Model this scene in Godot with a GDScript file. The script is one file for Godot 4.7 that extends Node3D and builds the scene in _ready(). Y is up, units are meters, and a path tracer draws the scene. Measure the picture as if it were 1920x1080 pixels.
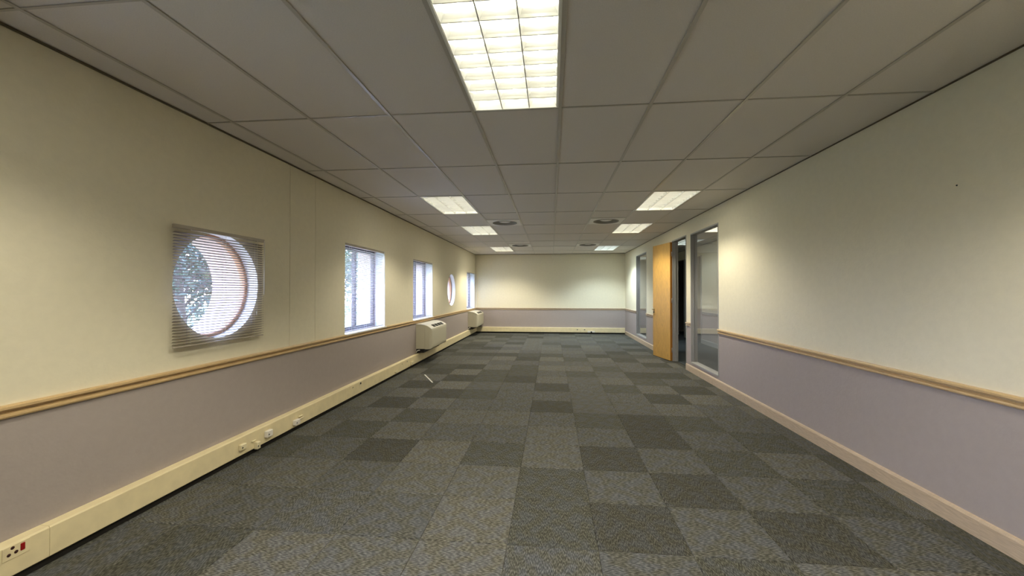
extends Node3D
# An empty office: x to the right, y up, "d" is the distance into the room (Godot z = -d). Metres.

const XL := -2.558      # window wall
const XR := 2.383       # glazed partition
const DB := 13.407      # end wall
const DF := -2.6        # wall behind the camera
const HC := 2.621       # suspended ceiling
const COL0 := 0.0586    # a ceiling grid line across x
const ROW1 := 2.7544    # a ceiling grid line across d
const XC := 4.0         # far side of the corridor
const TUBE_POWER := 1.0
const WARM := Color(1.0, 0.97, 0.875)
const COOL := Color(0.90, 0.97, 1.0)

var M := {}
var used := {}
var shared := {}
var rng := RandomNumberGenerator.new()

# ---------------------------------------------------------------- helpers
func numbered(parent: Node, called: String) -> String:
	var key := str(parent.get_instance_id()) + called
	var n: int = used.get(key, 0)
	used[key] = n + 1
	return called if n == 0 else "%s_%03d" % [called, n]

func tag(o: Node, label: String, category := "", group := "", kind := "") -> void:
	if label: o.set_meta("label", label)
	if category: o.set_meta("category", category)
	if group: o.set_meta("group", group)
	if kind: o.set_meta("kind", kind)

func base(called: String, at: Vector3, label: String, category := "", group := "", kind := "") -> Node3D:
	var o := Node3D.new()
	o.name = numbered(self, called)
	add_child(o)
	o.position = at
	tag(o, label, category, group, kind)
	return o

func place(called: String, mesh: Mesh, mat: Material, parent: Node, at := Vector3.ZERO) -> MeshInstance3D:
	var o := MeshInstance3D.new()
	o.name = numbered(parent, called)
	o.mesh = mesh
	o.material_override = mat
	parent.add_child(o)
	o.position = at
	return o

# a part whose shape was written in world coordinates, under a parent that is not turned
func part(called: String, st: SurfaceTool, mat: Material, parent: Node3D) -> MeshInstance3D:
	var o := place(called, done(st), mat, parent)
	var p: Node = parent
	var off := Vector3.ZERO
	while p != self and p is Node3D:
		off += (p as Node3D).position
		p = p.get_parent()
	o.position = -off
	return o

func P(x: float, y: float, d: float) -> Vector3:
	return Vector3(x, y, -d)

func mb(smooth := false) -> SurfaceTool:
	var st := SurfaceTool.new()
	st.begin(Mesh.PRIMITIVE_TRIANGLES)
	st.set_smooth_group(0 if smooth else -1)
	return st

func done(st: SurfaceTool) -> ArrayMesh:
	st.generate_normals()
	return st.commit()

# a, b, c run counter-clockwise seen from outside
func tri(st: SurfaceTool, a: Vector3, b: Vector3, c: Vector3) -> void:
	st.add_vertex(a); st.add_vertex(c); st.add_vertex(b)

func quad(st: SurfaceTool, a: Vector3, b: Vector3, c: Vector3, e: Vector3) -> void:
	tri(st, a, b, c); tri(st, a, c, e)

# a flat face of a convex body round "mid", turned outwards
func face(st: SurfaceTool, pts: Array, mid: Vector3) -> void:
	var n: Vector3 = (pts[1] - pts[0]).cross(pts[2] - pts[0])
	if n.dot(pts[0] - mid) < 0.0: pts.reverse()
	for k in range(1, pts.size() - 1): tri(st, pts[0], pts[k], pts[k + 1])

# box with chamfered edges, given by its corner and size
func cbox(st: SurfaceTool, lo: Vector3, hi: Vector3, b: float) -> void:
	var mid := (lo + hi) / 2.0
	var h := (hi - lo) / 2.0
	b = minf(b, minf(h.x, minf(h.y, h.z)) * 0.9)
	if b <= 0.0:
		for a in 3:
			for s in [-1.0, 1.0]:
				var q := []
				for c in [[-1, -1], [1, -1], [1, 1], [-1, 1]]:
					var v := Vector3.ZERO
					v[a] = s * h[a]; v[(a + 1) % 3] = c[0] * h[(a + 1) % 3]; v[(a + 2) % 3] = c[1] * h[(a + 2) % 3]
					q.append(mid + v)
				face(st, q, mid)
		return
	for a in 3:
		var u := (a + 1) % 3
		var w := (a + 2) % 3
		for s in [-1.0, 1.0]:
			var q := []
			for c in [[-1, -1], [1, -1], [1, 1], [-1, 1]]:
				var v := Vector3.ZERO
				v[a] = s * h[a]; v[u] = c[0] * (h[u] - b); v[w] = c[1] * (h[w] - b)
				q.append(mid + v)
			face(st, q, mid)
			for t in [-1.0, 1.0]:      # edge between face a(s) and face u(t)
				var e := []
				for c in [-1.0, 1.0]:
					var v := Vector3.ZERO
					v[a] = s * h[a]; v[u] = t * (h[u] - b); v[w] = c * (h[w] - b)
					e.append(mid + v)
				for c in [1.0, -1.0]:
					var v := Vector3.ZERO
					v[a] = s * (h[a] - b); v[u] = t * h[u]; v[w] = c * (h[w] - b)
					e.append(mid + v)
				face(st, e, mid)
	for sx in [-1.0, 1.0]:
		for sy in [-1.0, 1.0]:
			for sz in [-1.0, 1.0]:
				face(st, [mid + Vector3(sx * h.x, sy * (h.y - b), sz * (h.z - b)), mid + Vector3(sx * (h.x - b), sy * h.y, sz * (h.z - b)), mid + Vector3(sx * (h.x - b), sy * (h.y - b), sz * h.z)], mid)

func bx(st: SurfaceTool, x0: float, x1: float, y0: float, y1: float, d0: float, d1: float, b := 0.0) -> void:
	cbox(st, Vector3(x0, y0, -d1), Vector3(x1, y1, -d0), b)

func box(called: String, x0: float, x1: float, y0: float, y1: float, d0: float, d1: float, mat: Material, parent: Node3D, b := 0.0) -> MeshInstance3D:
	var st := mb()
	bx(st, x0, x1, y0, y1, d0, d1, b)
	return part(called, st, mat, parent)

# profile (u, v) swept along "run" from o; u along au, v along av
func prism(st: SurfaceTool, prof: Array, o: Vector3, au: Vector3, av: Vector3, run: Vector3) -> void:
	var n := prof.size()
	var area := 0.0
	for k in n:
		var p: Vector2 = prof[k]
		var q: Vector2 = prof[(k + 1) % n]
		area += p.x * q.y - q.x * p.y
	var flip := (area > 0.0) == (au.cross(av).dot(run) > 0.0)
	for k in n:
		var p: Vector2 = prof[k]
		var q: Vector2 = prof[(k + 1) % n]
		var a := o + au * p.x + av * p.y
		var b := o + au * q.x + av * q.y
		if flip: quad(st, a, b, b + run, a + run)
		else: quad(st, a, a + run, b + run, b)
	var ids := Geometry2D.triangulate_polygon(PackedVector2Array(prof))
	for t in range(0, ids.size(), 3):
		var c := []
		for k in 3:
			var p: Vector2 = prof[ids[t + k]]
			c.append(o + au * p.x + av * p.y)
		var nn: Vector3 = (c[1] - c[0]).cross(c[2] - c[0])
		if nn.dot(run) > 0.0: c.reverse()
		tri(st, c[0], c[1], c[2])
		tri(st, c[0] + run, c[2] + run, c[1] + run)

# round bar through points
func tube(st: SurfaceTool, pts: Array, r: float, sides := 8) -> void:
	var rings := []
	for k in pts.size():
		var dir: Vector3 = (pts[mini(k + 1, pts.size() - 1)] - pts[maxi(k - 1, 0)]).normalized()
		var u := dir.cross(Vector3.UP if absf(dir.y) < 0.9 else Vector3.RIGHT).normalized()
		var w := dir.cross(u)
		var ring := []
		for s in sides:
			var a := TAU * s / sides
			ring.append(pts[k] + (u * cos(a) + w * sin(a)) * r)
		rings.append(ring)
	for k in pts.size() - 1:
		for s in sides:
			var t := (s + 1) % sides
			quad(st, rings[k][s], rings[k][t], rings[k + 1][t], rings[k + 1][s])
	for s in range(1, sides - 1):
		tri(st, rings[0][0], rings[0][s + 1], rings[0][s])
		tri(st, rings[-1][0], rings[-1][s], rings[-1][s + 1])

# closed profile (radius, along) turned round an axis
func lathe(st: SurfaceTool, prof: Array, o: Vector3, axis: Vector3, sides := 40, closed := true) -> void:
	var u := axis.cross(Vector3.UP if absf(axis.y) < 0.9 else Vector3.RIGHT).normalized()
	var w := axis.cross(u).normalized()
	var n := prof.size()
	for s in sides:
		var a0 := TAU * s / sides
		var a1 := TAU * (s + 1) / sides
		var e0 := u * cos(a0) + w * sin(a0)
		var e1 := u * cos(a1) + w * sin(a1)
		for k in (n if closed else n - 1):
			var p: Vector2 = prof[k]
			var q: Vector2 = prof[(k + 1) % n]
			quad(st, o + e0 * p.x + axis * p.y, o + e1 * p.x + axis * p.y, o + e1 * q.x + axis * q.y, o + e0 * q.x + axis * q.y)

# ---------------------------------------------------------------- materials
func mat(called: String, c: Color, rough := 0.8, metal := 0.0) -> StandardMaterial3D:
	var m := StandardMaterial3D.new()
	m.resource_name = called
	m.albedo_color = c
	m.roughness = rough
	m.metallic = metal
	M[called] = m
	return m

func noise_image(size: int, freq: float, octaves: int, seed_: int, lo: float, hi: float) -> Image:
	var f := FastNoiseLite.new()
	f.noise_type = FastNoiseLite.TYPE_SIMPLEX_SMOOTH
	f.frequency = freq
	f.fractal_octaves = octaves
	f.seed = seed_
	var im := f.get_seamless_image(size, size)
	im.convert(Image.FORMAT_RGB8)
	for y in size:
		for x in size:
			var v := lerpf(lo, hi, im.get_pixel(x, y).r)
			im.set_pixel(x, y, Color(v, v, v))
	return im

func triplanar(m: StandardMaterial3D, per_metre: float) -> void:
	m.uv1_triplanar = true
	m.uv1_world_triplanar = true
	m.uv1_scale = Vector3.ONE * per_metre

func relief(m: StandardMaterial3D, im: Image, scale_cm: float) -> void:
	m.heightmap_enabled = true
	m.heightmap_texture = ImageTexture.create_from_image(im)
	m.heightmap_scale = scale_cm

func carpet_image(seed_: int) -> Image:
	# short yarn flecks lying mostly along v: olive, blue-grey, brown and pale threads
	var n := 384
	var im := Image.create(n, n, false, Image.FORMAT_RGB8)
	var a := FastNoiseLite.new(); a.seed = seed_; a.frequency = 1.0; a.noise_type = FastNoiseLite.TYPE_SIMPLEX; a.fractal_type = FastNoiseLite.FRACTAL_NONE
	var hue := [Color(0.80, 0.80, 0.74), Color(0.74, 0.76, 0.78), Color(0.84, 0.79, 0.76), Color(0.68, 0.68, 0.64)]
	for y in n:
		for x in n:
			var k := a.get_noise_2d(x * 0.34, y * 0.035)
			var j := a.get_noise_2d(x * 0.25 + 900.0, y * 0.03 + 300.0)
			var g := a.get_noise_2d(x * 0.9 + 50.0, y * 0.5 + 77.0)
			var big := a.get_noise_2d(x * 0.012, y * 0.009 + 500.0)
			var c: Color = hue[0].lerp(hue[1], clampf(big * 1.2 + 0.5 + j * 0.5, 0, 1))
			c = c.lerp(hue[2], clampf(j - 0.3, 0, 1) * 0.5)
			var l := 0.86 + k * 0.25 + g * 0.14 + (0.22 if k > 0.62 else 0.0) + big * 0.06
			im.set_pixel(x, y, Color(c.r * l, c.g * l, c.b * l))
	return im

func wood_image(seed_: int) -> Image:
	var w := 256
	var h := 512
	var im := Image.create(w, h, false, Image.FORMAT_RGB8)
	var a := FastNoiseLite.new(); a.seed = seed_; a.frequency = 1.0; a.fractal_octaves = 3
	for y in h:
		for x in w:
			var warp := a.get_noise_2d(x * 0.01, y * 0.004) * 14.0
			var ring := 0.5 + 0.5 * sin((x + warp * 6.0) * 0.16 + a.get_noise_2d(x * 0.05, y * 0.006) * 5.0)
			var pore := a.get_noise_2d(x * 0.5, y * 0.025)
			var v := 0.92 + 0.05 * (ring - 0.5) + 0.04 * pore + 0.03 * a.get_noise_2d(x * 0.02, y * 0.01)
			im.set_pixel(x, y, Color(v, v * 0.985, v * 0.955))
	return im

func make_materials() -> void:
	var plaster := noise_image(256, 0.09, 4, 11, 0.0, 1.0)
	var mottle := noise_image(256, 0.03, 4, 5, 0.98, 1.0)
	for p in [["cream", Color8(232, 224, 199)], ["mauve", Color8(170, 159, 154)], ["outside", Color8(206, 182, 170)]]:
		var m := mat(p[0], p[1], 0.75)
		m.metallic_specular = 0.35
		m.albedo_texture = ImageTexture.create_from_image(mottle)
		relief(m, plaster, 0.06)
		triplanar(m, 1.6)
	mat("white", Color8(232, 230, 226), 0.5)
	mat("frame_grey", Color8(158, 156, 152), 0.45)
	mat("ceiling_tile", Color8(228, 222, 214), 0.95)
	M.ceiling_tile.metallic_specular = 0.25
	M.ceiling_tile.albedo_texture = ImageTexture.create_from_image(noise_image(256, 0.2, 4, 21, 0.96, 1.0))
	relief(M.ceiling_tile, noise_image(256, 0.25, 3, 22, 0.0, 1.0), 0.05)
	triplanar(M.ceiling_tile, 2.2)
	mat("grid_bar", Color8(186, 180, 168), 0.3)
	mat("shadow_line_strip", Color8(92, 80, 60), 0.5)  # dark strip puts the shadow line at the ceiling edge into colour
	mat("concrete", Color8(120, 118, 114), 0.95)
	mat("trunking", Color8(238, 222, 180), 0.45)
	M.trunking.albedo_texture = ImageTexture.create_from_image(noise_image(256, 0.02, 4, 31, 0.94, 1.0))
	triplanar(M.trunking, 1.3)
	mat("shadow_gap_black", Color8(28, 24, 20), 0.9)  # near-black puts the shadow gap under the trunking into colour; plug and holes reuse it
	mat("oak_trim", Color8(216, 188, 142), 0.42)
	mat("ash_trim", Color8(206, 188, 166), 0.5)
	for k in ["oak_trim", "ash_trim"]:
		var g := FastNoiseLite.new(); g.seed = 41; g.frequency = 1.0; g.fractal_octaves = 2
		var im := Image.create(256, 256, false, Image.FORMAT_RGB8)
		for y in 256:
			for x in 256:
				var v := 0.93 + 0.09 * g.get_noise_2d(x * 0.02, y * 0.4)
				im.set_pixel(x, y, Color(v, v * 0.98, v * 0.95))
		M[k].albedo_texture = ImageTexture.create_from_image(im)
		triplanar(M[k], 2.0)
	mat("door_veneer", Color8(218, 174, 94), 0.38)
	M.door_veneer.albedo_texture = ImageTexture.create_from_image(wood_image(8))
	M.door_veneer.uv1_triplanar = true
	M.door_veneer.uv1_scale = Vector3(1.3, 0.6, 1.3)
	mat("door_lipping", Color8(176, 118, 44), 0.45)
	mat("steel", Color8(190, 186, 178), 0.3, 0.9)
	mat("brass", Color8(196, 172, 120), 0.3, 0.9)
	mat("black", Color8(16, 15, 15), 0.6)
	mat("ac_case", Color8(198, 192, 170), 0.5)
	mat("ac_lid", Color8(222, 218, 204), 0.42)
	mat("ac_grille", Color8(44, 44, 40), 0.6)
	mat("slat_backlit", Color8(140, 129, 114), 0.45)  # off-white slats darkened: their backlit look is put into the colour
	mat("slat_white", Color8(216, 213, 214), 0.45)
	mat("rail", Color8(176, 166, 150), 0.45)
	mat("cord", Color8(226, 222, 214), 0.7)
	mat("window_bronze", Color8(66, 52, 50), 0.4)
	mat("timber_ring", Color8(184, 138, 102), 0.6)
	mat("outlet_cream", Color8(226, 214, 178), 0.4)
	mat("outlet_white", Color8(232, 226, 218), 0.4)
	mat("socket_hole", Color8(58, 16, 12), 0.6)
	mat("rocker_red", Color8(150, 18, 20), 0.35)
	mat("housing", Color8(240, 238, 230), 0.5)
	mat("louvre", Color8(236, 236, 230), 0.28, 0.35)
	mat("vent_white", Color8(244, 241, 234), 0.5)
	mat("vent_inner", Color8(146, 142, 134), 0.6)
	mat("strip_white", Color8(240, 238, 232), 0.45)
	mat("grass", Color8(84, 96, 62), 0.95)
	mat("bark", Color8(92, 78, 64), 0.9)
	for k in [["leaf_dark", Color8(68, 76, 62)], ["leaf_light", Color8(84, 98, 64)]]:
		var m := mat(k[0], k[1], 0.6)
		m.backlight_enabled = true
		m.backlight = Color(0.2, 0.24, 0.12)
		m.cull_mode = BaseMaterial3D.CULL_DISABLED
	var g := mat("glass", Color(1, 1, 1, 0.04), 0.02)
	g.transparency = BaseMaterial3D.TRANSPARENCY_ALPHA
	for p in [["tube_warm", Color(1.0, 0.985, 0.93), 10.0], ["tube_cool", COOL, 12.0], ["tube_warm_corridor", WARM, 5.0], ["tube_cool_corridor", COOL, 8.0]]:
		var m := mat(p[0], Color8(250, 250, 244), 0.4)
		m.emission_enabled = true
		m.emission = p[1]
		m.emission_energy_multiplier = p[2]
	# carpet: tile tones, part dye, part pile-direction sheen put into colour, on yarn images
	var yarn := [ImageTexture.create_from_image(carpet_image(3)), ImageTexture.create_from_image(carpet_image(14))]
	for p in [["carpet_a", Color8(116, 115, 110), 0], ["carpet_b", Color8(134, 132, 128), 1], ["carpet_c", Color8(126, 125, 123), 0], ["carpet_d", Color8(108, 106, 101), 1], ["carpet_e", Color8(140, 137, 132), 0]]:
		var m := mat(p[0], p[1], 1.0)
		m.metallic_specular = 0.2
		m.albedo_texture = yarn[p[2]]
		m.heightmap_enabled = true
		m.heightmap_texture = yarn[p[2]]
		m.heightmap_scale = 0.08
	var far := mat("carpet_base", Color8(84, 82, 74), 1.0)
	far.albedo_texture = yarn[0]
	triplanar(far, 2.0)
	var cor := mat("carpet_corridor", Color8(74, 82, 88), 1.0)
	cor.albedo_texture = yarn[1]
	triplanar(cor, 2.0)

# ---------------------------------------------------------------- setting
func csg_box(x0: float, x1: float, y0: float, y1: float, d0: float, d1: float, m: Material) -> CSGBox3D:
	var c := CSGBox3D.new()
	c.size = Vector3(x1 - x0, y1 - y0, d1 - d0)
	c.position = P((x0 + x1) / 2, (y0 + y1) / 2, (d0 + d1) / 2)
	c.material = m
	return c

const RECT_WINDOWS := [[4.80, 6.005], [7.29, 8.515], [12.05, 13.30], [-0.20, 1.00]]
const ROUND_WINDOWS := [[2.90, 1.42], [10.18, 1.42]]
const WY0 := 0.842
const WY1 := 1.985
const RR := 0.40

func cut(wall: CSGBox3D, x0: float, x1: float, rim: Material, grow: float) -> void:
	var mid := (x0 + x1) / 2
	for w in RECT_WINDOWS:
		var c := csg_box(x0 - 0.05, x1 + 0.05, WY0 - 0.016 - grow, WY1 + grow, w[0] - grow, w[1] + grow, rim)
		c.operation = CSGShape3D.OPERATION_SUBTRACTION
		c.name = "opening_%d" % int(w[0] + 1)
		c.position -= wall.position
		wall.add_child(c)
	for w in ROUND_WINDOWS:
		var c := CSGCylinder3D.new()
		c.radius = RR + grow
		c.height = x1 - x0 + 0.1
		c.sides = 56
		c.smooth_faces = true
		c.material = rim
		c.operation = CSGShape3D.OPERATION_SUBTRACTION
		c.name = "round_opening_%d" % int(w[0])
		c.rotation.z = PI / 2
		c.position = P(mid, w[1], w[0]) - wall.position
		wall.add_child(c)

func build_shell() -> void:
	# floor: slab and carpet tiles
	var fl := base("floor", Vector3.ZERO, "floor of grey carpet tiles in two tones laid quarter-turned", "", "", "structure")
	box("slab", XL - 0.43, XR + 0.1, -0.30, -0.0065, DF - 0.1, DB + 0.1, M.carpet_base, fl)
	var T := 0.488
	var g := 0.0008
	var st := mb()
	var h := T / 2 - g
	var e := h - 0.003
	var top := [Vector3(-e, 0, e), Vector3(e, 0, e), Vector3(e, 0, -e), Vector3(-e, 0, -e)]
	var mid := [Vector3(-h, -0.002, h), Vector3(h, -0.002, h), Vector3(h, -0.002, -h), Vector3(-h, -0.002, -h)]
	var uv := [Vector2(0, 1), Vector2(1, 1), Vector2(1, 0), Vector2(0, 0)]
	for t in [[0, 1, 2], [0, 2, 3]]:
		for k in [t[0], t[2], t[1]]:
			st.set_uv(uv[k]); st.add_vertex(top[k])
	for k in 4:
		var n := (k + 1) % 4
		var low := [mid[k] + Vector3(0, -0.004, 0), mid[n] + Vector3(0, -0.004, 0)]
		for q in [[[mid[k], k], [mid[n], n], [top[n], n], [top[k], k]], [[low[0], k], [low[1], n], [mid[n], n], [mid[k], k]]]:
			for i in [0, 2, 1, 0, 3, 2]:
				st.set_uv(uv[q[i][1]]); st.add_vertex(q[i][0])
	var tile := done(st)
	rng.seed = 77
	var x_first := -0.2405 - T * 5
	var d_first := 3.170 - T * 4
	for j in 26:
		for i in 11:
			var x0 := x_first + T * i
			var d0 := d_first + T * j
			var a := maxf(x0, XL + 0.004)
			var b := minf(x0 + T, XR - 0.004)
			var c := d0
			var f := minf(d0 + T, DB - 0.004)
			if b - a < 0.02 or f - c < 0.02: continue
			var odd := (i + j + (1 if rng.randf() < 0.2 else 0)) % 2
			var r := rng.randf()
			var tile_tone: String
			if odd == 0: tile_tone = "carpet_a" if r < 0.45 else ("carpet_d" if r < 0.8 else "carpet_c")
			else: tile_tone = "carpet_b" if r < 0.45 else ("carpet_e" if r < 0.65 else "carpet_c")
			var o := place("carpet_tile", tile, M[tile_tone], fl, P((a + b) / 2, rng.randf_range(-0.0003, 0.0003), (c + f) / 2))
			var turn := (odd + 2 * (rng.randi() % 2)) % 4
			o.rotation.y = turn * PI / 2
			var sx := (b - a) / T
			var sd := (f - c) / T
			o.scale = Vector3(sx, 1, sd) if turn % 2 == 0 else Vector3(sd, 1, sx)
	# walls
	var wl := base("wall_left", Vector3.ZERO, "cream window wall with mauve dado panel below the rail", "", "", "structure")
	var inner := csg_box(XL - 0.15, XL, 0.80, 3.0, DF - 0.1, DB + 0.1, M.cream)
	inner.name = "upper_wall"
	wl.add_child(inner)
	cut(inner, XL - 0.15, XL, M.white, 0.0)
	for d in [3.734, 4.161]:
		var c := csg_box(XL - 0.004, XL + 0.01, 0.82, 2.7, d - 0.0025, d + 0.0025, M.cream)
		c.operation = CSGShape3D.OPERATION_SUBTRACTION
		c.name = "joint_%d" % int(d * 10)
		c.position -= inner.position
		inner.add_child(c)
	var outer := csg_box(XL - 0.43, XL - 0.15, -0.4, 3.2, DF - 0.1, DB + 0.1, M.outside)
	outer.name = "outer_wall"
	wl.add_child(outer)
	cut(outer, XL - 0.43, XL - 0.15, M.outside, 0.0)
	box("lower_wall", XL - 0.15, XL, 0.0, 0.80, DF - 0.1, DB + 0.1, M.mauve, wl)

	var wr := base("wall_right", Vector3.ZERO, "cream partition wall with mauve dado panel, door and glazed panels", "", "", "structure")
	var up := mb()
	var lo := mb()
	var holes := [[6.047, 7.217, 0.15, 2.37], [7.43, 8.285, 0.0, 2.385], [10.47, 11.70, 0.17, 2.385]]
	var last := DF - 0.1
	for hole in holes:
		bx(up, XR, XR + 0.1, 0.80, 3.0, last, hole[0])
		bx(lo, XR, XR + 0.1, 0.0, 0.80, last, hole[0])
		bx(up, XR, XR + 0.1, hole[3], 3.0, hole[0], hole[1])
		if hole[2] > 0.0: bx(lo, XR, XR + 0.1, 0.0, hole[2], hole[0], hole[1])
		last = hole[1]
	bx(up, XR, XR + 0.1, 0.80, 3.0, last, DB + 0.1)
	bx(lo, XR, XR + 0.1, 0.0, 0.80, last, DB + 0.1)
	part("upper_wall", up, M.cream, wr)
	part("lower_wall", lo, M.mauve, wr)
	var spot := mb(true)
	lathe(spot, [Vector2(0.0, 0.004), Vector2(0.004, 0.003), Vector2(0.005, 0.0)], P(XR, 2.003, 2.624), Vector3(-1, 0, 0), 10, false)
	tag(part("wall_plug", spot, M.shadow_gap_black, wr), "small dark plug in the wall")

	var wb := base("wall_back", Vector3.ZERO, "cream end wall with mauve dado panel at the far end", "", "", "structure")
	box("upper_wall", XL, XR, 0.80, 3.0, DB, DB + 0.1, M.cream, wb)
	box("lower_wall", XL, XR, 0.0, 0.80, DB, DB + 0.1, M.mauve, wb)
	var wf := base("wall_front", Vector3.ZERO, "cream wall with mauve dado panel behind the viewer", "", "", "structure")
	box("upper_wall", XL, XR, 0.80, 3.0, DF - 0.1, DF, M.cream, wf)
	box("lower_wall", XL, XR, 0.0, 0.80, DF - 0.1, DF, M.mauve, wf)

# suspended ceiling between x0..x1 and d0..d1; skip holds cells (column start, row start) taken by lights and diffusers
func build_ceiling(called: String, label: String, x0: float, x1: float, d0: float, d1: float, c0: float, skip: Array) -> void:
	var ce := base(called, Vector3.ZERO, label, "", "", "structure")
	var cols := [x0]
	var k := ceili((x0 + 0.03 - c0) / 0.6)
	while c0 + 0.6 * k < x1 - 0.03:
		cols.append(c0 + 0.6 * k); k += 1
	cols.append(x1)
	var rows := [d0]
	k = ceili((d0 + 0.03 - ROW1) / 1.2)
	while ROW1 + 1.2 * k < d1 - 0.03:
		rows.append(ROW1 + 1.2 * k); k += 1
	rows.append(d1)
	rng.seed = 5
	for i in cols.size() - 1:
		for j in rows.size() - 1:
			var lo: float = rows[j]
			var hi: float = rows[j + 1]
			for s in skip:
				if absf((s[0] + s[1]) / 2 - (cols[i] + cols[i + 1]) / 2) < 0.1 and s[2] < hi - 0.05 and s[3] > lo + 0.05:
					if s[3] > hi - 0.1: hi = s[2]
					else: lo = s[3]
			if hi - lo < 0.1: continue
			var y := HC + 0.005 + rng.randf_range(0.0, 0.0012)
			var key := "tile %.3f %.3f" % [cols[i + 1] - cols[i], hi - lo]
			if not shared.has(key):
				var st := mb()
				var w: float = (cols[i + 1] - cols[i]) / 2 - 0.003
				var l := (hi - lo) / 2 - 0.003
				cbox(st, Vector3(-w, 0, -l), Vector3(w, 0.015, l), 0.002)
				shared[key] = done(st)
			place("ceiling_tile", shared[key], M.ceiling_tile, ce, P((cols[i] + cols[i + 1]) / 2, y, (lo + hi) / 2))
	for i in range(1, cols.size() - 1):
		box("main_runner", cols[i] - 0.011, cols[i] + 0.011, HC - 0.001, HC + 0.004, d0, d1, M.grid_bar, ce, 0.001)
	for j in range(1, rows.size() - 1):
		box("cross_tee", x0, x1, HC, HC + 0.0045, rows[j] - 0.007, rows[j] + 0.007, M.grid_bar, ce, 0.001)
	for s in skip:
		if s[3] - s[2] < 0.9: box("cross_tee", s[0], s[1], HC, HC + 0.0045, s[2] - 0.011, s[2] + 0.011, M.grid_bar, ce, 0.001)
	box("shadow_line_strip", x0, x0 + 0.019, HC - 0.004, HC + 0.004, d0, d1, M.shadow_line_strip, ce, 0.001)
	box("shadow_line_strip", x1 - 0.010, x1, HC - 0.004, HC + 0.004, d0, d1, M.shadow_line_strip, ce, 0.001)
	box("shadow_line_strip", x0, x1, HC - 0.004, HC + 0.0035, d1 - 0.019, d1, M.shadow_line_strip, ce, 0.001)
	box("shadow_line_strip", x0, x1, HC - 0.004, HC + 0.0035, d0, d0 + 0.019, M.shadow_line_strip, ce, 0.001)
	box("roof_slab", x0 - 0.15, x1 + 0.1, 3.0, 3.15, d0 - 0.1, d1 + 0.1, M.concrete, ce)

const DADO := [Vector2(0, 0.776), Vector2(0.011, 0.776), Vector2(0.016, 0.779), Vector2(0.019, 0.786), Vector2(0.018, 0.795), Vector2(0.010, 0.800), Vector2(0.004, 0.804), Vector2(0.003, 0.810), Vector2(0.006, 0.815), Vector2(0.024, 0.817), Vector2(0.027, 0.821), Vector2(0.027, 0.832), Vector2(0.022, 0.838), Vector2(0, 0.839)]
const TRUNK := [Vector2(0, 0.045), Vector2(0.051, 0.045), Vector2(0.055, 0.049), Vector2(0.055, 0.190), Vector2(0.050, 0.198), Vector2(0, 0.201)]
const SKIRT := [Vector2(0, 0), Vector2(0.018, 0), Vector2(0.018, 0.095), Vector2(0.012, 0.108), Vector2(0, 0.112)]

func trim(called: String, label: String, prof: Array, x: float, out: float, d0: float, d1: float, m: Material) -> void:
	var o := base(called, P(x, prof[0].y, (d0 + d1) / 2), label, "", "", "structure")
	var st := mb()
	prism(st, prof, P(x, 0, d0), Vector3(out, 0, 0), Vector3.UP, Vector3(0, 0, d0 - d1))
	part("moulding", st, m, o)

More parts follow.
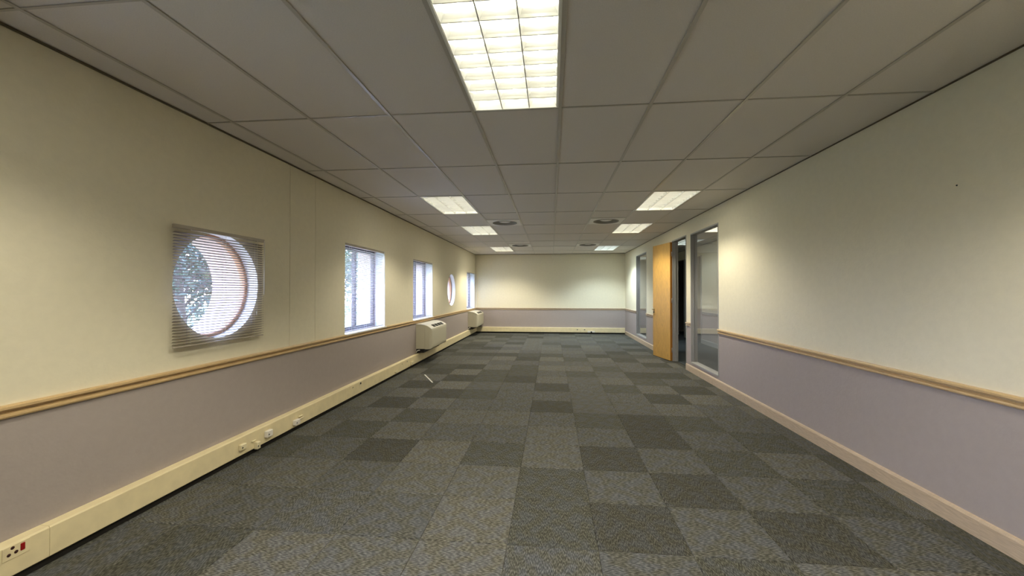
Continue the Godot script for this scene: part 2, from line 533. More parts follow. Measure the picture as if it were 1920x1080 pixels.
func build_trims() -> void:
	trim("trim_1", "oak dado rail with grooved profile running under the windows", DADO, XL, 1.0, DF, DB, M.oak_trim)
	trim("trim_2", "oak dado rail along the long bare stretch of the right wall", DADO, XR, -1.0, DF, 6.047, M.oak_trim)
	trim("trim_3", "short dado rail stub between near glazed panel and doorway", DADO, XR, -1.0, 7.217, 7.43, M.ash_trim)
	trim("trim_4", "dado rail behind the open door up to the far glazed panel", DADO, XR, -1.0, 8.285, 10.47, M.ash_trim)
	trim("trim_5", "short dado rail between the far glazed panel and end wall", DADO, XR, -1.0, 11.70, DB, M.ash_trim)
	var o := base("trim_6", P(0, 0.776, DB), "dado rail across the end wall", "", "", "structure")
	var st := mb()
	prism(st, DADO, P(XL + 0.027, 0, DB), Vector3(0, 0, 1), Vector3.UP, Vector3(XR - XL - 0.054, 0, 0))
	part("moulding", st, M.ash_trim, o)
	trim("baseboard_right", "pale timber skirting board along the bare right wall", SKIRT, XR, -1.0, DF, 7.43, M.ash_trim)
	trim("baseboard_right", "pale timber skirting board behind the open door, far right", SKIRT, XR, -1.0, 8.285, DB - 0.055, M.ash_trim)
	# dado (skirting) trunking: covers butt jointed every three metres
	var bl := base("baseboard_left", P(XL, 0, 6), "cream cable trunking along the foot of the window wall", "", "", "structure")
	var ends := [DF, -1.2, 1.80, 4.722, 7.70, 10.70, DB]
	for k in ends.size() - 1:
		var s := mb()
		prism(s, TRUNK, P(XL, 0, ends[k] + 0.0008), Vector3(1, 0, 0), Vector3.UP, Vector3(0, 0, -(ends[k + 1] - ends[k] - 0.0016)))
		part("trunking_cover", s, M.trunking, bl)
	box("shadow_gap_black", XL, XL + 0.030, 0.0, 0.046, DF, DB, M.shadow_gap_black, bl)  # dark strip drawn as the shadow gap below the trunking
	var bb := base("baseboard_back", P(0, 0, DB), "cream cable trunking along the foot of the end wall", "", "", "structure")
	ends = [XL + 0.056, -0.4, 2.365]
	for k in 2:
		var s := mb()
		prism(s, TRUNK, P(ends[k] + 0.0008, 0, DB), Vector3(0, 0, 1), Vector3.UP, Vector3(ends[k + 1] - ends[k] - 0.0016, 0, 0))
		part("trunking_cover", s, M.trunking, bb)
	box("shadow_gap_black", XL + 0.03, XR - 0.02, 0.0, 0.046, DB - 0.03, DB, M.shadow_gap_black, bb)
	# white conduit in the far left corner
	var cn := base("conduit", P(-2.532, 0.84, DB), "white vertical cable conduit in the far left corner", "conduit")
	box("cover", -2.552, -2.512, 0.839, 1.95, DB - 0.022, DB, M.white, cn, 0.003)
	box("end_cap", -2.554, -2.510, 1.95, 1.965, DB - 0.024, DB, M.white, cn, 0.003)

func build_windows() -> void:
	var n := 0
	var rect_names := ["tall window with bronze frame nearest the round blind", "tall window with bronze frame above the nearer wall unit", "narrow-looking tall window in the far left corner", "tall window beside the viewer, outside the picture"]
	for w in RECT_WINDOWS:
		var d0: float = w[0]
		var d1: float = w[1]
		var o := base("window_%d" % [2, 3, 5, 8][n], P(XL - 0.2, WY0, (d0 + d1) / 2), rect_names[n], "", "", "structure")
		var a := XL - 0.215
		var b := XL - 0.165
		box("jamb", a, b, WY0, WY1, d0, d0 + 0.045, M.window_bronze, o, 0.003)
		box("jamb", a, b, WY0, WY1, d1 - 0.045, d1, M.window_bronze, o, 0.003)
		box("head", a, b, WY1 - 0.05, WY1, d0 + 0.045, d1 - 0.045, M.window_bronze, o, 0.003)
		box("bottom_rail", a, b, WY0, WY0 + 0.055, d0 + 0.045, d1 - 0.045, M.window_bronze, o, 0.003)
		var m := (d0 + d1) / 2
		box("mullion", a, b, WY0 + 0.055, WY1 - 0.05, m - 0.026, m + 0.026, M.window_bronze, o, 0.003)
		for s in [[d0 + 0.045, m - 0.026], [m + 0.026, d1 - 0.045]]:
			box("pane", XL - 0.193, XL - 0.189, WY0 + 0.055, WY1 - 0.05, s[0], s[1], M.glass, o)
		box("sill_board", XL - 0.165, XL + 0.030, WY0 - 0.016, WY0, d0 - 0.012, d1 + 0.012, M.white, o, 0.004)
		n += 1
	var k := 0
	for w in ROUND_WINDOWS:
		var o := base("window_%d" % [1, 4][k], P(XL - 0.12, w[1] - RR, w[0]), ["round porthole window behind the nearest blind", "round porthole window without a blind, far along the left wall"][k], "", "", "structure")
		var st := mb()
		lathe(st, [Vector2(RR + 0.005, -0.028), Vector2(RR - 0.022, -0.028), Vector2(RR - 0.026, -0.02), Vector2(RR - 0.026, 0.02), Vector2(RR - 0.022, 0.028), Vector2(RR + 0.005, 0.028)], P(XL - 0.125, w[1], w[0]), Vector3(1, 0, 0), 56)
		part("ring_frame", st, M.timber_ring, o)
		st = mb()
		lathe(st, [Vector2(0, -0.002), Vector2(RR - 0.024, -0.002), Vector2(RR - 0.024, 0.002), Vector2(0, 0.002)], P(XL - 0.125, w[1], w[0]), Vector3(1, 0, 0), 56, false)
		part("pane", st, M.glass, o)
		k += 1
	# glazed panels in the partition
	k = 0
	for p in [[6.047, 7.217, 0.15, 2.37], [10.47, 11.70, 0.17, 2.385]]:
		var o := base("window_%d" % (6 + k), P(XR + 0.05, p[2], (p[0] + p[1]) / 2), ["full height glazed panel between the bare wall and the doorway", "full height glazed panel beyond the open door"][k], "", "", "structure")
		var a := XR - 0.004
		var b := XR + 0.104
		box("jamb", a, b, p[2], p[3], p[0], p[0] + 0.022, M.frame_grey, o, 0.002)
		box("jamb", a, b, p[2], p[3], p[1] - 0.022, p[1], M.frame_grey, o, 0.002)
		box("head", a, b, p[3] - 0.022, p[3], p[0] + 0.022, p[1] - 0.022, M.frame_grey, o, 0.002)
		box("sill_board", a - 0.006, b, p[2], p[2] + 0.026, p[0] + 0.022, p[1] - 0.022, M.frame_grey, o, 0.003)
		for s in [[XR + 0.034, XR + 0.046], [XR + 0.054, XR + 0.066]]:
			box("glazing_bead", s[0], s[1], p[2] + 0.026, p[3] - 0.022, p[1] - 0.036, p[1] - 0.022, M.frame_grey, o, 0.002)
			box("glazing_bead", s[0], s[1], p[2] + 0.026, p[3] - 0.022, p[0] + 0.022, p[0] + 0.036, M.frame_grey, o, 0.002)
		box("pane", XR + 0.047, XR + 0.053, p[2] + 0.026, p[3] - 0.022, p[0] + 0.022, p[1] - 0.022, M.glass, o)
		k += 1

func build_door() -> void:
	var o := base("door_1", P(XR, 0, 8.25), "yellow wood veneer door standing open against the right wall", "", "", "structure")
	var a := XR - 0.006
	var b := XR + 0.106
	box("jamb", a, b, 0.0, 2.385, 8.255, 8.285, M.frame_grey, o, 0.002)
	box("jamb", a, b, 0.0, 2.385, 7.43, 7.455, M.frame_grey, o, 0.002)
	box("head", a, b, 2.36, 2.385, 7.455, 8.255, M.frame_grey, o, 0.002)
	box("door_stop", XR + 0.045, XR + 0.06, 0.0, 2.36, 8.243, 8.255, M.frame_grey, o, 0.001)
	var st := mb()
	var w := 0.76
	cbox(st, Vector3(0.006, 0.012, 0), Vector3(w - 0.006, 2.355, 0.042), 0.0)
	var leaf := place("door_leaf", done(st), M.door_veneer, o, Vector3(-0.048, 0, 0.0))
	leaf.rotation.y = deg_to_rad(101.4)
	for x in [0.0, w - 0.006]:
		st = mb()
		cbox(st, Vector3(x, 0.012, 0.0), Vector3(x + 0.006, 2.355, 0.042), 0.0015)
		place("lipping", done(st), M.door_lipping, leaf)
	for y in [0.22, 1.2, 2.12]:
		st = mb(true)
		tube(st, [Vector3(-0.008, y - 0.045, 0.03), Vector3(-0.008, y + 0.045, 0.03)], 0.007, 10)
		place("hinge", done(st), M.steel, leaf)
	for side in [[-1.0, 0.0], [1.0, 0.042]]:
		var z0: float = side[1]
		var s: float = side[0]
		st = mb(true)
		tube(st, [Vector3(w - 0.055, 1.0, z0), Vector3(w - 0.055, 1.0, z0 + s * 0.008)], 0.026, 20)
		place("rose", done(st), M.brass, leaf)
		st = mb(true)
		tube(st, [Vector3(w - 0.055, 1.0, z0 + s * 0.006), Vector3(w - 0.055, 1.0, z0 + s * 0.048), Vector3(w - 0.07, 1.0, z0 + s * 0.054), Vector3(w - 0.17, 1.0, z0 + s * 0.052)], 0.0095, 10)
		place("lever_handle", done(st), M.brass, leaf)
		st = mb(true)
		tube(st, [Vector3(w - 0.055, 0.94, z0), Vector3(w - 0.055, 0.94, z0 + s * 0.012)], 0.017, 16)
		place("lock_cylinder", done(st), M.black, leaf)

func build_corridor() -> void:
	var x0 := XR + 0.1
	var f := base("floor", Vector3.ZERO, "dark blue grey carpet of the corridor beyond the partition", "", "", "structure")
	box("carpet", x0, 8.2, -0.3, -0.001, 2.9, 17.1, M.carpet_corridor, f)
	var w := base("wall_corridor", Vector3.ZERO, "grey corridor wall with darker panel below its rail", "", "", "structure")
	for s in [[2.9, 11.25], [13.6, 17.1]]:
		box("upper_wall", XC, XC + 0.1, 0.80, 3.0, s[0], s[1], M.cream, w)
		box("lower_wall", XC, XC + 0.1, 0.0, 0.80, s[0], s[1], M.mauve, w)
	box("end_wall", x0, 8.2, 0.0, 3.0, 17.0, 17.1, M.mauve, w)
	box("opening_head", XC, XC + 0.1, 2.36, 3.0, 11.25, 13.6, M.cream, w)
	for d in [11.25, 12.42, 12.62, 13.54]: box("opening_post", XC - 0.01, XC + 0.11, 0.0, 2.36, d, d + 0.06, M.frame_grey, w, 0.003)
	box("end_wall", x0, 8.2, 0.0, 3.0, 2.9, 3.0, M.cream, w)
	box("side_wall", x0 - 0.1, x0, -0.3, 3.15, DB + 0.1, 17.1, M.cream, w)
	var r := base("wall_side_room", Vector3.ZERO, "unlit dark room beyond the corridor opening", "", "", "structure")
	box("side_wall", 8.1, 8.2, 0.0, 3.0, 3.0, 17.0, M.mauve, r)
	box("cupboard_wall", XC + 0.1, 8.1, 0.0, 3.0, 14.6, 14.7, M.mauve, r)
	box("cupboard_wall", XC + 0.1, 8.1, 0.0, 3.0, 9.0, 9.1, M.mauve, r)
	box("room_ceiling", XC + 0.1, 8.2, 2.62, 2.72, 2.9, 17.1, M.ceiling_tile, r)
	trim("trim_7", "dado rail on the corridor wall seen through the glazed panel", DADO, XC, -1.0, 3.0, 11.25, M.frame_grey)
	trim("baseboard_corridor", "skirting board at the foot of the corridor wall", SKIRT, XC, -1.0, 3.0, 11.25, M.frame_grey)

# ---------------------------------------------------------------- fittings
func ceiling_light(xa: float, da: float, label: String, group: String, cool: bool, power: float) -> void:
	var W := 0.60
	var L := 1.20
	var o := base("ceiling_light", P(xa + W / 2, HC, da + L / 2), label, "ceiling light", group)
	if not shared.has("light"):
		var parts := {}
		# tray open at the bottom
		var st := mb()
		var hx := W / 2 - 0.012
		var hz := L / 2 - 0.012
		for s in [-1.0, 1.0]:
			cbox(st, Vector3(minf(s * hx, s * (hx - 0.004)), 0.002, -hz), Vector3(maxf(s * hx, s * (hx - 0.004)), 0.112, hz), 0.0)
			cbox(st, Vector3(-hx, 0.002, minf(s * hz, s * (hz - 0.004))), Vector3(hx, 0.112, maxf(s * hz, s * (hz - 0.004))), 0.0)
		cbox(st, Vector3(-hx, 0.108, -hz), Vector3(hx, 0.112, hz), 0.0)
		parts.housing = done(st)
		# visible rim
		st = mb()
		var r := 0.012
		for s in [-1.0, 1.0]:
			cbox(st, Vector3(minf(s * (hx + 0.001), s * (hx - r)), -0.002, -hz), Vector3(maxf(s * (hx + 0.001), s * (hx - r)), 0.004, hz), 0.001)
			cbox(st, Vector3(-hx + r, -0.002, minf(s * (hz + 0.001), s * (hz - r))), Vector3(hx - r, 0.004, maxf(s * (hz + 0.001), s * (hz - r))), 0.001)
		parts.rim = done(st)
		# long divider: hollow wedge with curved sides, wide at the top
		var cw := (2.0 * (hx - r)) / 3.0
		var wedge := [Vector2(-0.003, 0.002), Vector2(0.003, 0.002), Vector2(0.007, 0.015), Vector2(0.014, 0.032), Vector2(0.026, 0.052), Vector2(-0.026, 0.052), Vector2(-0.014, 0.032), Vector2(-0.007, 0.015)]
		st = mb()
		prism(st, wedge, Vector3(0, 0, hz - r), Vector3.RIGHT, Vector3.UP, Vector3(0, 0, -2 * (hz - r)))
		parts.divider = done(st)
		var half := [Vector2(0.0, 0.002), Vector2(0.003, 0.002), Vector2(0.007, 0.015), Vector2(0.014, 0.032), Vector2(0.026, 0.052), Vector2(0.0, 0.052)]
		st = mb()
		prism(st, half, Vector3(0, 0, hz - r), Vector3.RIGHT, Vector3.UP, Vector3(0, 0, -2 * (hz - r)))
		parts.side_left = done(st)
		st = mb()
		prism(st, half, Vector3(0, 0, hz - r), Vector3.LEFT, Vector3.UP, Vector3(0, 0, -2 * (hz - r)))
		parts.side_right = done(st)
		# cross blade, from side to side
		var blade := [Vector2(-0.0025, 0.006), Vector2(0.0025, 0.006), Vector2(0.005, 0.020), Vector2(0.012, 0.044), Vector2(-0.012, 0.044), Vector2(-0.005, 0.020)]
		st = mb()
		prism(st, blade, Vector3(-hx + r, 0, 0), Vector3(0, 0, 1), Vector3.UP, Vector3(2 * (hx - r), 0, 0))
		parts.blade = done(st)
		st = mb(true)
		tube(st, [Vector3(0, 0.082, -0.555), Vector3(0, 0.082, 0.555)], 0.013, 12)
		parts.tube = done(st)
		st = mb(true)
		tube(st, [Vector3(0, 0.082, -0.011), Vector3(0, 0.082, 0.011)], 0.0145, 12)
		parts.caps = done(st)
		shared.light = parts
		shared.cw = cw
		shared.hx = hx - r
		shared.hz = hz - r
	var s: Dictionary = shared.light
	place("housing", s.housing, M.housing, o)
	place("rim", s.rim, M.housing, o)
	for k in [-0.5, 0.5]: place("divider", s.divider, M.louvre, o, Vector3(k * shared.cw, 0, 0))
	place("side_reflector", s.side_left, M.louvre, o, Vector3(-shared.hx, 0, 0))
	place("side_reflector", s.side_right, M.louvre, o, Vector3(shared.hx, 0, 0))
	for k in 8: place("cross_blade", s.blade, M.louvre, o, Vector3(0, 0, shared.hz * (2.0 * (k + 1) / 9.0 - 1.0)))
	for k in [-1.0, 0.0, 1.0]:
		var t := place("tube", s.tube, M[("tube_cool" if cool else "tube_warm") + ("_corridor" if power < 0.2 else "")], o, Vector3(k * shared.cw, 0, 0))
		for e in [-0.564, 0.564]: place("end_cap", s.caps, M.steel, t, Vector3(0, 0, e))
	# the light that leaves the louvre: all of its face, and stronger within its cut-off of about sixty degrees
	var wide := AreaLight3D.new()
	wide.name = "louvre_glow"
	wide.area_size = Vector2(0.55, 1.15)
	wide.light_color = COOL if cool else WARM
	wide.light_energy = power * 0.5
	wide.area_range = 20.0
	wide.area_attenuation = 2.0
	wide.shadow_enabled = true
	wide.position = Vector3(0, -0.01, 0)
	wide.rotation.x = -PI / 2
	o.add_child(wide)
	for k in [-1.0, 1.0]:
		var l := SpotLight3D.new()
		l.name = "louvre_beam_%d" % int(k + 2)
		l.light_color = COOL if cool else WARM
		l.light_energy = power * 1.45
		l.light_size = 0.05
		l.spot_angle = 65.0
		l.spot_angle_attenuation = 0.5
		l.spot_range = 20.0
		l.spot_attenuation = 2.0
		l.shadow_enabled = true
		l.position = Vector3(0, -0.055, k * 0.3)
		l.rotation.x = -PI / 2
		o.add_child(l)

func diffuser(xa: float, da: float, label: String) -> void:
	var o := base("air_diffuser", P(xa + 0.3, HC, da + 0.3), label, "air vent", "round ceiling air diffusers")
	if not shared.has("vent"):
		var parts := {}
		var st := mb()
		var h := 0.288
		var R := 0.206
		for s in 48:      # square plate with a round hole
			var a0 := TAU * s / 48.0
			var a1 := TAU * (s + 1) / 48.0
			var q := []
			for a in [a0, a1]:
				var c := Vector2(cos(a), sin(a))
				q.append([c * R, c * (h / maxf(absf(c.x), absf(c.y)))])
			var pts := []
			for y in [-0.002, 0.004]:
				for i in 2: for j in 2: pts.append(Vector3(q[i][j].x, y, q[i][j].y))
			quad(st, pts[0], pts[1], pts[3], pts[2])
			quad(st, pts[4], pts[6], pts[7], pts[5])
			quad(st, pts[1], pts[5], pts[7], pts[3])
		parts.plate = done(st)
		st = mb(true)
		lathe(st, [Vector2(0.0, 0.09), Vector2(0.16, 0.09), Vector2(0.20, 0.06), Vector2(0.238, 0.0), Vector2(0.250, -0.010), Vector2(0.258, -0.011), Vector2(0.264, -0.008), Vector2(0.262, -0.001), Vector2(0.212, 0.066), Vector2(0.168, 0.10), Vector2(0.0, 0.10)], Vector3.ZERO, Vector3.UP, 40, false)
		parts.bowl = done(st)
		st = mb(true)
		lathe(st, [Vector2(0.0, 0.012), Vector2(0.10, 0.012), Vector2(0.15, 0.030), Vector2(0.152, 0.034), Vector2(0.10, 0.018), Vector2(0.0, 0.018)], Vector3.ZERO, Vector3.UP, 40, false)
		parts.disc = done(st)
		st = mb(true)
		lathe(st, [Vector2(0.165, 0.022), Vector2(0.205, 0.040), Vector2(0.206, 0.044), Vector2(0.164, 0.026)], Vector3.ZERO, Vector3.UP, 40)
		parts.ring = done(st)
		shared.vent = parts
	var s: Dictionary = shared.vent
	place("face_plate", s.plate, M.vent_white, o)
	place("bowl", s.bowl, M.vent_inner, o).scale = Vector3(0.84, 1, 0.84)
	place("cone_ring", s.ring, M.vent_inner, o).scale = Vector3(0.84, 1, 0.84)
	place("centre_disc", s.disc, M.vent_white, o).scale = Vector3(0.84, 1, 0.84)

func blind(x: float, d0: float, d1: float, y0: float, y1: float, pitch: float, label: String, wand_far: bool, cord_len: float, slat_mat: Material) -> void:
	var dm := (d0 + d1) / 2
	var o := base("venetian_blind", P(x, y0, dm), label, "blind", "venetian blinds on the window wall")
	box("head_rail", x - 0.013, x + 0.013, y1 - 0.025, y1, d0, d1, M.rail, o, 0.002)
	box("bottom_rail", x - 0.011, x + 0.011, y0, y0 + 0.010, d0 + 0.003, d1 - 0.003, M.rail, o, 0.003)
	var prof := []
	var tilt := deg_to_rad(14.0)
	for side in [0.0004, -0.0004]:
		for k in 5:
			var i := k if side > 0.0 else 4 - k
			var u := -0.0125 + 0.00625 * i
			var v: float = 0.0032 * (1.0 - (u / 0.0125) * (u / 0.0125)) + side
			prof.append(Vector2(u * cos(tilt) - v * sin(tilt), u * sin(tilt) + v * cos(tilt)))
	var st := mb()
	var l := (d1 - d0) / 2 - 0.004
	prism(st, prof, Vector3(0, 0, l), Vector3.RIGHT, Vector3.UP, Vector3(0, 0, -2 * l))
	var slat := done(st)
	var n := int((y1 - 0.03 - y0 - 0.014) / pitch)
	for k in n:
		place("slat", slat, slat_mat, o, Vector3(0, 0.022 + pitch * k, 0))
	var w := d1 - d0
	for f in [0.14, 0.5, 0.86]:
		st = mb()
		for s in [-0.0135, 0.0135]:
			bx(st, x + s - 0.0007, x + s + 0.0007, y0 + 0.008, y1 - 0.02, d0 + w * f - 0.0008, d0 + w * f + 0.0008)
		part("ladder_cord", st, M.cord, o)
	st = mb(true)
	var dw := d1 - 0.02 if wand_far else d0 + 0.05
	tube(st, [P(x + 0.024, y1 - 0.012, dw), P(x + 0.026, y1 - 0.06, dw), P(x + 0.026, y1 - 0.48, dw)], 0.0035, 6)
	part("tilt_wand", st, M.cord, o)
	st = mb(true)
	var dc := d1 - 0.10 if wand_far else d0 + 0.1
	tube(st, [P(x + 0.02, y1 - 0.02, dc), P(x + 0.022, y1 - cord_len, dc)], 0.0013, 5)
	tube(st, [P(x + 0.022, y1 - cord_len, dc), P(x + 0.022, y1 - cord_len - 0.035, dc)], 0.006, 8)
	part("pull_cord", st, M.cord, o)

func wall_unit(d0: float, label: String) -> void:
	var d1 := d0 + 1.09
	var o := base("air_conditioner", P(XL, 0.215, (d0 + d1) / 2), label, "air conditioner", "wall-hung air conditioning units under the windows")
	var st := mb()
	prism(st, [Vector2(0, 0.29), Vector2(0.172, 0.29), Vector2(0.172, 0.738), Vector2(0.09, 0.752), Vector2(0, 0.756)], P(XL, 0, d0), Vector3.RIGHT, Vector3.UP, Vector3(0, 0, -1.09))
	part("back_casing", st, M.ac_case, o)
	# front cover: rounded at both ends, belly rounded below
	var prof := [Vector2(0.175, 0.284), Vector2(0.262, 0.286), Vector2(0.292, 0.296), Vector2(0.306, 0.320), Vector2(0.310, 0.360), Vector2(0.310, 0.640), Vector2(0.306, 0.664), Vector2(0.270, 0.690), Vector2(0.220, 0.719), Vector2(0.175, 0.737)]
	var rings := []
	for e in [[-0.004, 0.262], [0.000, 0.276], [0.010, 0.294], [0.024, 0.305], [0.042, 0.31], [1.048, 0.31], [1.066, 0.305], [1.080, 0.294], [1.090, 0.276], [1.094, 0.262]]:
		var ring := []
		for p in prof: ring.append(P(XL + minf(p.x, e[1]), p.y, d0 + e[0]))
		rings.append(ring)
	st = mb()
	for k in rings.size() - 1:
		for i in prof.size():
			var j := (i + 1) % prof.size()
			quad(st, rings[k][i], rings[k][j], rings[k + 1][j], rings[k + 1][i])
	for i in range(1, prof.size() - 1):
		tri(st, rings[0][0], rings[0][i + 1], rings[0][i])
		tri(st, rings[-1][0], rings[-1][i], rings[-1][i + 1])
	part("front_cover", st, M.ac_case, o)
	# lid: a curved shell over the top
	var line := [Vector2(0.0, 0.764), Vector2(0.09, 0.760), Vector2(0.16, 0.748), Vector2(0.22, 0.728), Vector2(0.27, 0.700), Vector2(0.300, 0.678)]
	var shell := line.duplicate()
	for i in range(line.size() - 1, -1, -1): shell.append(line[i] - Vector2(0.002, 0.012))
	st = mb()
	prism(st, shell, P(XL, 0, d0 - 0.006), Vector3.RIGHT, Vector3.UP, Vector3(0, 0, -1.102))
	var lid := part("top_lid", st, M.ac_lid, o)
	# four outlet grilles let into the front slope of the lid
	var a: Vector2 = Vector2(0.222, 0.7275)
	var b: Vector2 = Vector2(0.286, 0.6895)
	var along := (b - a).normalized()
	var up := Vector2(-along.y, along.x)
	for g in 4:
		st = mb()
		var s0 := d0 + 0.22 + g * 0.19
		var c0 := a + up * 0.0005
		prism(st, [c0, a + along * (b - a).length() + up * 0.0005, b + up * 0.004, a + up * 0.004], P(XL, 0, s0), Vector3.RIGHT, Vector3.UP, Vector3(0, 0, -0.145))
		for q in 6:
			var m0 := a + along * (0.006 + 0.011 * q) + up * 0.004
			prism(st, [m0, m0 + along * 0.003, m0 + along * 0.003 + up * 0.003, m0 + up * 0.003], P(XL, 0, s0 + 0.004), Vector3.RIGHT, Vector3.UP, Vector3(0, 0, -0.137))
		var gr := part("outlet_grille", st, M.ac_grille, lid)
		gr.name = numbered(lid, "outlet_grille") if g > 99 else gr.name
	box("wall_bracket", XL, XL + 0.15, 0.215, 0.29, d0 + 0.02, d1 - 0.02, M.black, o, 0.004)
	st = mb(true)
	tube(st, [P(XL + 0.07, 0.262, d0 + 0.015), P(XL + 0.045, 0.262, d0 - 0.02), P(XL + 0.02, 0.240, d0 - 0.03), P(XL + 0.014, 0.203, d0 - 0.03)], 0.009, 8)
	part("drain_pipe", st, M.outlet_white, o)

func outlet_box(d: float, y: float, w: float, h: float, dep: float, m: Material, label: String) -> Node3D:
	var o := base("data_outlet", P(XL + 0.055, y - h / 2, d), label, "outlet", "data outlets on the left trunking")
	box("outlet_body", XL + 0.055, XL + 0.055 + dep, y - h / 2, y + h / 2, d - w / 2, d + w / 2, m, o, 0.004)
	var st := mb(true)
	tube(st, [P(XL + 0.055 + dep - 0.002, y - 0.003, d - w * 0.24), P(XL + 0.055 + dep + 0.001, y - 0.003, d - w * 0.24)], 0.0065, 10)
	part("jack", st, M.black, o)
	return o

func build_outlets() -> void:
	# flush power socket with three dark red pin holes and a red rocker
	var x := XL + 0.055
	var o := base("power_socket", P(x, 0.13, 1.67), "cream power socket with three dark round holes and a red rocker switch", "socket")
	box("face_plate", x, x + 0.0025, 0.128, 0.190, 1.622, 1.722, M.trunking, o, 0.0012)
	for h in [[1.645, 0.151], [1.671, 0.153], [1.658, 0.178]]:
		var st := mb(true)
		tube(st, [P(x + 0.001, h[1], h[0]), P(x + 0.003, h[1], h[0])], 0.0075, 14)
		part("pin_hole", st, M.socket_hole, o)
	box("rocker", x + 0.001, x + 0.006, 0.147, 0.181, 1.686, 1.703, M.rocker_red, o, 0.002)
	outlet_box(3.055, 0.117, 0.060, 0.045, 0.026, M.outlet_cream, "cream outlet box on the trunking, nearest of the row of boxes")
	o = outlet_box(3.215, 0.070, 0.040, 0.060, 0.034, M.outlet_cream, "cream outlet box hanging over the bottom edge of the trunking")
	box("clip", x, x + 0.012, 0.112, 0.120, 3.165, 3.205, M.outlet_cream, o, 0.002)
	outlet_box(3.352, 0.122, 0.070, 0.056, 0.034, M.outlet_white, "white outlet box standing proud of the trunking")
	o = outlet_box(3.745, 0.096, 0.075, 0.050, 0.034, M.outlet_white, "white outlet box with a small tab beside it on the trunking")
	box("tab", x, x + 0.016, 0.126, 0.137, 3.79, 3.85, M.outlet_cream, o, 0.003)
	box("tab", x, x + 0.020, 0.105, 0.114, 3.79, 3.86, M.outlet_cream, o, 0.003)
	# open knock-outs in the cover
	var k := 0
	for h in [[4.90, 0.160, 0.010, "small dark hole in the trunking beside a larger cut-out"], [5.10, 0.165, 0.022, "dark cut-out with a bracket in the trunking"], [6.60, 0.155, 0.010, "faint small hole in the trunking before the wall unit"], [6.83, 0.158, 0.016, "dark hole in the trunking just before the wall unit"]]:
		o = base("trunking_knockout", P(x, h[1] - h[2], h[0]), h[3], "outlet hole", "open knock-outs in the left trunking")
		box("hole_rim", x, x + 0.003, h[1] - h[2], h[1] + h[2], h[0] - h[2] * 1.5, h[0] + h[2] * 1.5, M.outlet_cream, o, 0.001)
		box("hole_insert", x + 0.001, x + 0.0035, h[1] - h[2] * 0.5, h[1] + h[2] * 0.7, h[0] - h[2] * 0.4, h[0] + h[2] * 1.1, M.socket_hole if k < 0 else M.shadow_gap_black, o, 0.001)
		k += 1
	outlet_box(6.32, 0.075, 0.09, 0.040, 0.014, M.outlet_cream, "flat cream outlet box low on the trunking before the wall unit")
	outlet_box(7.06, 0.090, 0.11, 0.060, 0.028, M.outlet_cream, "cream outlet box at the foot of the nearer wall unit")
	# end wall
	var d := DB - 0.055
	for h in [[0.83, "small dark hole at left in the end wall trunking"], [1.065, "small dark hole next to the white box in the end wall trunking"]]:
		o = base("trunking_knockout", P(h[0], 0.12, d), h[1], "outlet hole", "open knock-outs in the end trunking")
		box("hole_rim", h[0] - 0.045, h[0] + 0.04, 0.116, 0.156, d - 0.003, d, M.outlet_cream, o, 0.001)
		box("hole_insert", h[0] - 0.01, h[0] + 0.03, 0.124, 0.148, d - 0.0045, d - 0.002, M.shadow_gap_black, o, 0.001)
	o = base("floor_outlet", P(1.285, 0.025, d), "white outlet box with a black round plug at the end wall", "outlet")
	box("outlet_body", 1.17, 1.40, 0.046, 0.096, d - 0.04, d, M.outlet_white, o, 0.006)
	var st := mb(true)
	lathe(st, [Vector2(0.0, 0.028), Vector2(0.016, 0.022), Vector2(0.024, 0.008), Vector2(0.024, 0.0)], P(1.285, 0.068, d - 0.04), Vector3(0, 0, 1), 16, false)
	part("plug", st, M.black, o)
	# white plastic strip left on the carpet
	o = base("plastic_strip", P(-1.935, 0.0, 6.236), "thin white plastic strip lying on the carpet", "strip")
	st = mb()
	prism(st, [Vector2(-0.010, 0.0005), Vector2(0.010, 0.0005), Vector2(0.010, 0.004), Vector2(0.007, 0.007), Vector2(-0.007, 0.007), Vector2(-0.010, 0.004)], Vector3(0, 0, 0.305), Vector3.RIGHT, Vector3.UP, Vector3(0, 0, -0.61))
	var s := place("strip_body", done(st), M.strip_white, o)
	s.rotation.y = atan2(0.293, 0.54)

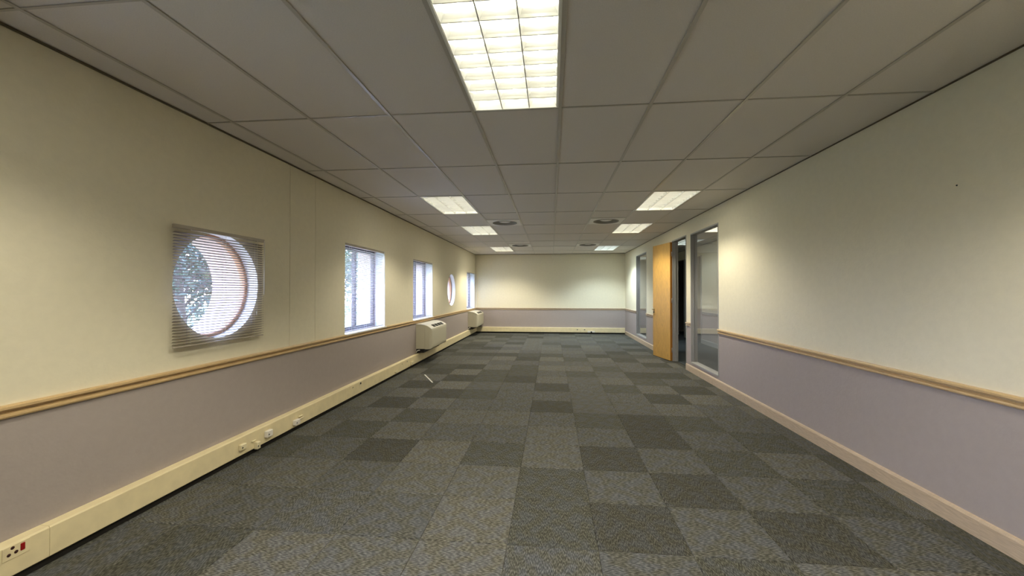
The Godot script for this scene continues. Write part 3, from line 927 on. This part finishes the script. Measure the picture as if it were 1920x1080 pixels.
func tree(at: Vector3, h: float, r: float, leaves: int, m: Material, label: String, seed_: int) -> void:
	rng.seed = seed_
	var o := base("garden_tree", at, label, "tree", "trees outside the windows")
	var st := mb(true)
	tube(st, [Vector3(0, 0, 0), Vector3(0.06, h * 0.25, 0.03), Vector3(-0.04, h * 0.5, 0.05), Vector3(0.02, h * 0.8, 0)], 0.09, 8)
	place("trunk", done(st), M.bark, o)
	st = mb(true)
	var tips := []
	for k in 14:
		var a := rng.randf() * TAU
		var y0 := h * rng.randf_range(0.2, 0.6)
		var tip := Vector3(cos(a) * r * rng.randf_range(0.5, 0.95), y0 + h * rng.randf_range(0.08, 0.35), sin(a) * r * rng.randf_range(0.5, 0.95))
		tube(st, [Vector3(0, y0, 0), tip * Vector3(0.5, 1, 0.5) - Vector3(0, (tip.y - y0) * 0.35, 0), tip], 0.025, 5)
		tips.append(tip)
	place("branches", done(st), M.bark, o)
	st = mb()
	for k in leaves:
		var c: Vector3
		if k % 3 == 0:
			var v := Vector3(rng.randfn(), rng.randfn(), rng.randfn()).normalized() * pow(rng.randf(), 0.4)
			c = Vector3(v.x * r, h * 0.58 + v.y * h * 0.42, v.z * r)
		else:
			var t: Vector3 = tips[rng.randi() % tips.size()]
			c = t + Vector3(rng.randfn(), rng.randfn(), rng.randfn()) * r * 0.17
		var u := Vector3(rng.randfn(), rng.randfn(), rng.randfn()).normalized()
		var w := u.cross(Vector3(rng.randfn(), rng.randfn(), rng.randfn())).normalized()
		var s := rng.randf_range(0.05, 0.10)
		var nn := u.cross(w) * s * 0.25
		tri(st, c - u * s, c + w * s * 0.45 + nn, c + u * s)
		tri(st, c - u * s, c + u * s, c - w * s * 0.45 + nn)
	var f := place("foliage", done(st), m, o)
	f.set_meta("kind", "stuff")

func build_outside() -> void:
	var g := base("ground", Vector3.ZERO, "lawn outside the windows", "", "", "structure")
	box("lawn", -45.0, XL - 0.43, -0.5, -0.35, -25.0, 55.0, M.grass, g)
	tree(P(-7.2, -0.35, 7.2), 4.4, 1.6, 6000, M.leaf_dark, "dark leafy tree seen through the nearest round window", 101)
	tree(P(-11.2, -0.35, 10.6), 5.0, 1.7, 5000, M.leaf_dark, "tree standing behind the nearest tree outside", 102)
	tree(P(-7.0, -0.35, 12.4), 4.6, 1.5, 3600, M.leaf_light, "light green tree seen through the first tall window", 103)
	tree(P(-9.5, -0.35, 16.0), 5.2, 1.8, 2400, M.leaf_light, "tall light green tree further off outside", 104)

# ---------------------------------------------------------------- scene
func _ready() -> void:
	# camera
	var cam := Camera3D.new()
	cam.name = "camera"
	add_child(cam)
	cam.position = Vector3(0, 1.3735, 0)
	cam.rotation = Vector3(0.00926, 0.09754, 0.00051)
	cam.fov = rad_to_deg(2.0 * atan(540.0 / 757.26))
	cam.near = 0.05
	cam.current = true
	# sky
	var we := WorldEnvironment.new()
	we.name = "environment"
	var env := Environment.new()
	env.background_mode = Environment.BG_SKY
	var sky := Sky.new()
	var sm := ProceduralSkyMaterial.new()
	sm.sky_top_color = Color(0.62, 0.74, 1.0)
	sm.sky_horizon_color = Color(0.92, 0.94, 1.0)
	sm.ground_horizon_color = Color(0.80, 0.80, 0.80)
	sm.ground_bottom_color = Color(0.5, 0.5, 0.48)
	sm.sun_angle_max = 0.0
	sky.sky_material = sm
	env.sky = sky
	env.background_energy_multiplier = 30.0
	env.tonemap_mode = Environment.TONE_MAPPER_LINEAR
	env.tonemap_exposure = 1.0
	env.sdfgi_enabled = true
	env.ssao_enabled = true
	env.ssil_enabled = true
	we.environment = env
	add_child(we)

	make_materials()
	build_shell()
	var cells := []
	var vents := []
	for p in [[-1.7414, 5.1544], [-1.7414, 7.5544], [-1.7414, 11.1544], [1.2586, 5.1544], [1.2586, 7.5544], [1.2586, 11.1544], [-0.5414, 1.5544], [-1.7414, 0.3544], [1.2586, 0.3544]]:
		cells.append([p[0], p[0] + 0.6, p[1], p[1] + 1.2])
	for p in [[-1.1414, 6.9544], [0.6586, 6.9544], [-1.1414, 10.5544], [0.6586, 10.5544]]:
		vents.append([p[0], p[0] + 0.6, p[1], p[1] + 0.6])
	build_ceiling("ceiling", "suspended ceiling of long off-white tiles in a thin grid", XL, XR, DF, DB, COL0, cells + vents)
	var far := []
	for d in [7.5544, 9.9544, 14.7544]: far.append([3.06, 3.66, d, d + 1.2])
	build_ceiling("ceiling_corridor", "dim suspended ceiling of the corridor", XR + 0.1, XC, 3.0, 17.0, 3.06, far)
	build_trims()
	build_windows()
	build_door()
	build_corridor()

	var names := ["louvred ceiling light, nearest of the left row, above the first tall window", "louvred ceiling light, second of the left row", "louvred ceiling light, farthest of the left row", "louvred ceiling light, nearest of the right row", "louvred ceiling light, second of the right row", "bluish louvred ceiling light, farthest of the right row", "large louvred ceiling light overhead at the top of the picture", "louvred ceiling light beside the viewer over the window wall", "louvred ceiling light beside the viewer over the right wall"]
	for k in cells.size():
		ceiling_light(cells[k][0], cells[k][2], names[k], "louvred ceiling lights of the office", k == 5, TUBE_POWER * [0.68, 0.72, 1.7, 0.74, 1.0, 1.75, 1.15, 0.7, 0.8][k])
	names = ["corridor ceiling light seen at the top of the near glazed panel", "bluish corridor ceiling light seen through the doorway", "corridor ceiling light seen through the far glazed panel"]
	for k in 3:
		ceiling_light(far[k][0], far[k][2], names[k], "louvred ceiling lights of the corridor", k > 0, TUBE_POWER * [0.14, 0.09, 0.09][k])
	names = ["round air diffuser between the nearer left and middle ceiling tiles", "round air diffuser beside the second right ceiling light", "far round air diffuser on the left of the ceiling", "far round air diffuser on the right of the ceiling"]
	for k in 4: diffuser(vents[k][0], vents[k][2], names[k])

	wall_unit(7.45, "cream wall-hung air conditioning unit under the second tall window")
	wall_unit(12.235, "cream wall-hung air conditioning unit in the far left corner")
	blind(XL + 0.045, 2.462, 3.306, 0.992, 1.828, 0.0195, "square venetian blind hanging over the nearest round window", true, 0.62, M.slat_backlit)
	blind(XL - 0.018, 4.806, 5.990, 0.858, 1.983, 0.0205, "white venetian blind in the first tall window", true, 0.7, M.slat_white)
	blind(XL - 0.018, 7.296, 8.500, 0.858, 1.983, 0.0205, "white venetian blind in the tall window above the nearer wall unit", true, 0.7, M.slat_white)
	blind(XL - 0.018, 12.056, 13.288, 0.858, 1.983, 0.0205, "white venetian blind in the far corner window", true, 0.7, M.slat_white)
	build_outlets()
	build_outside()
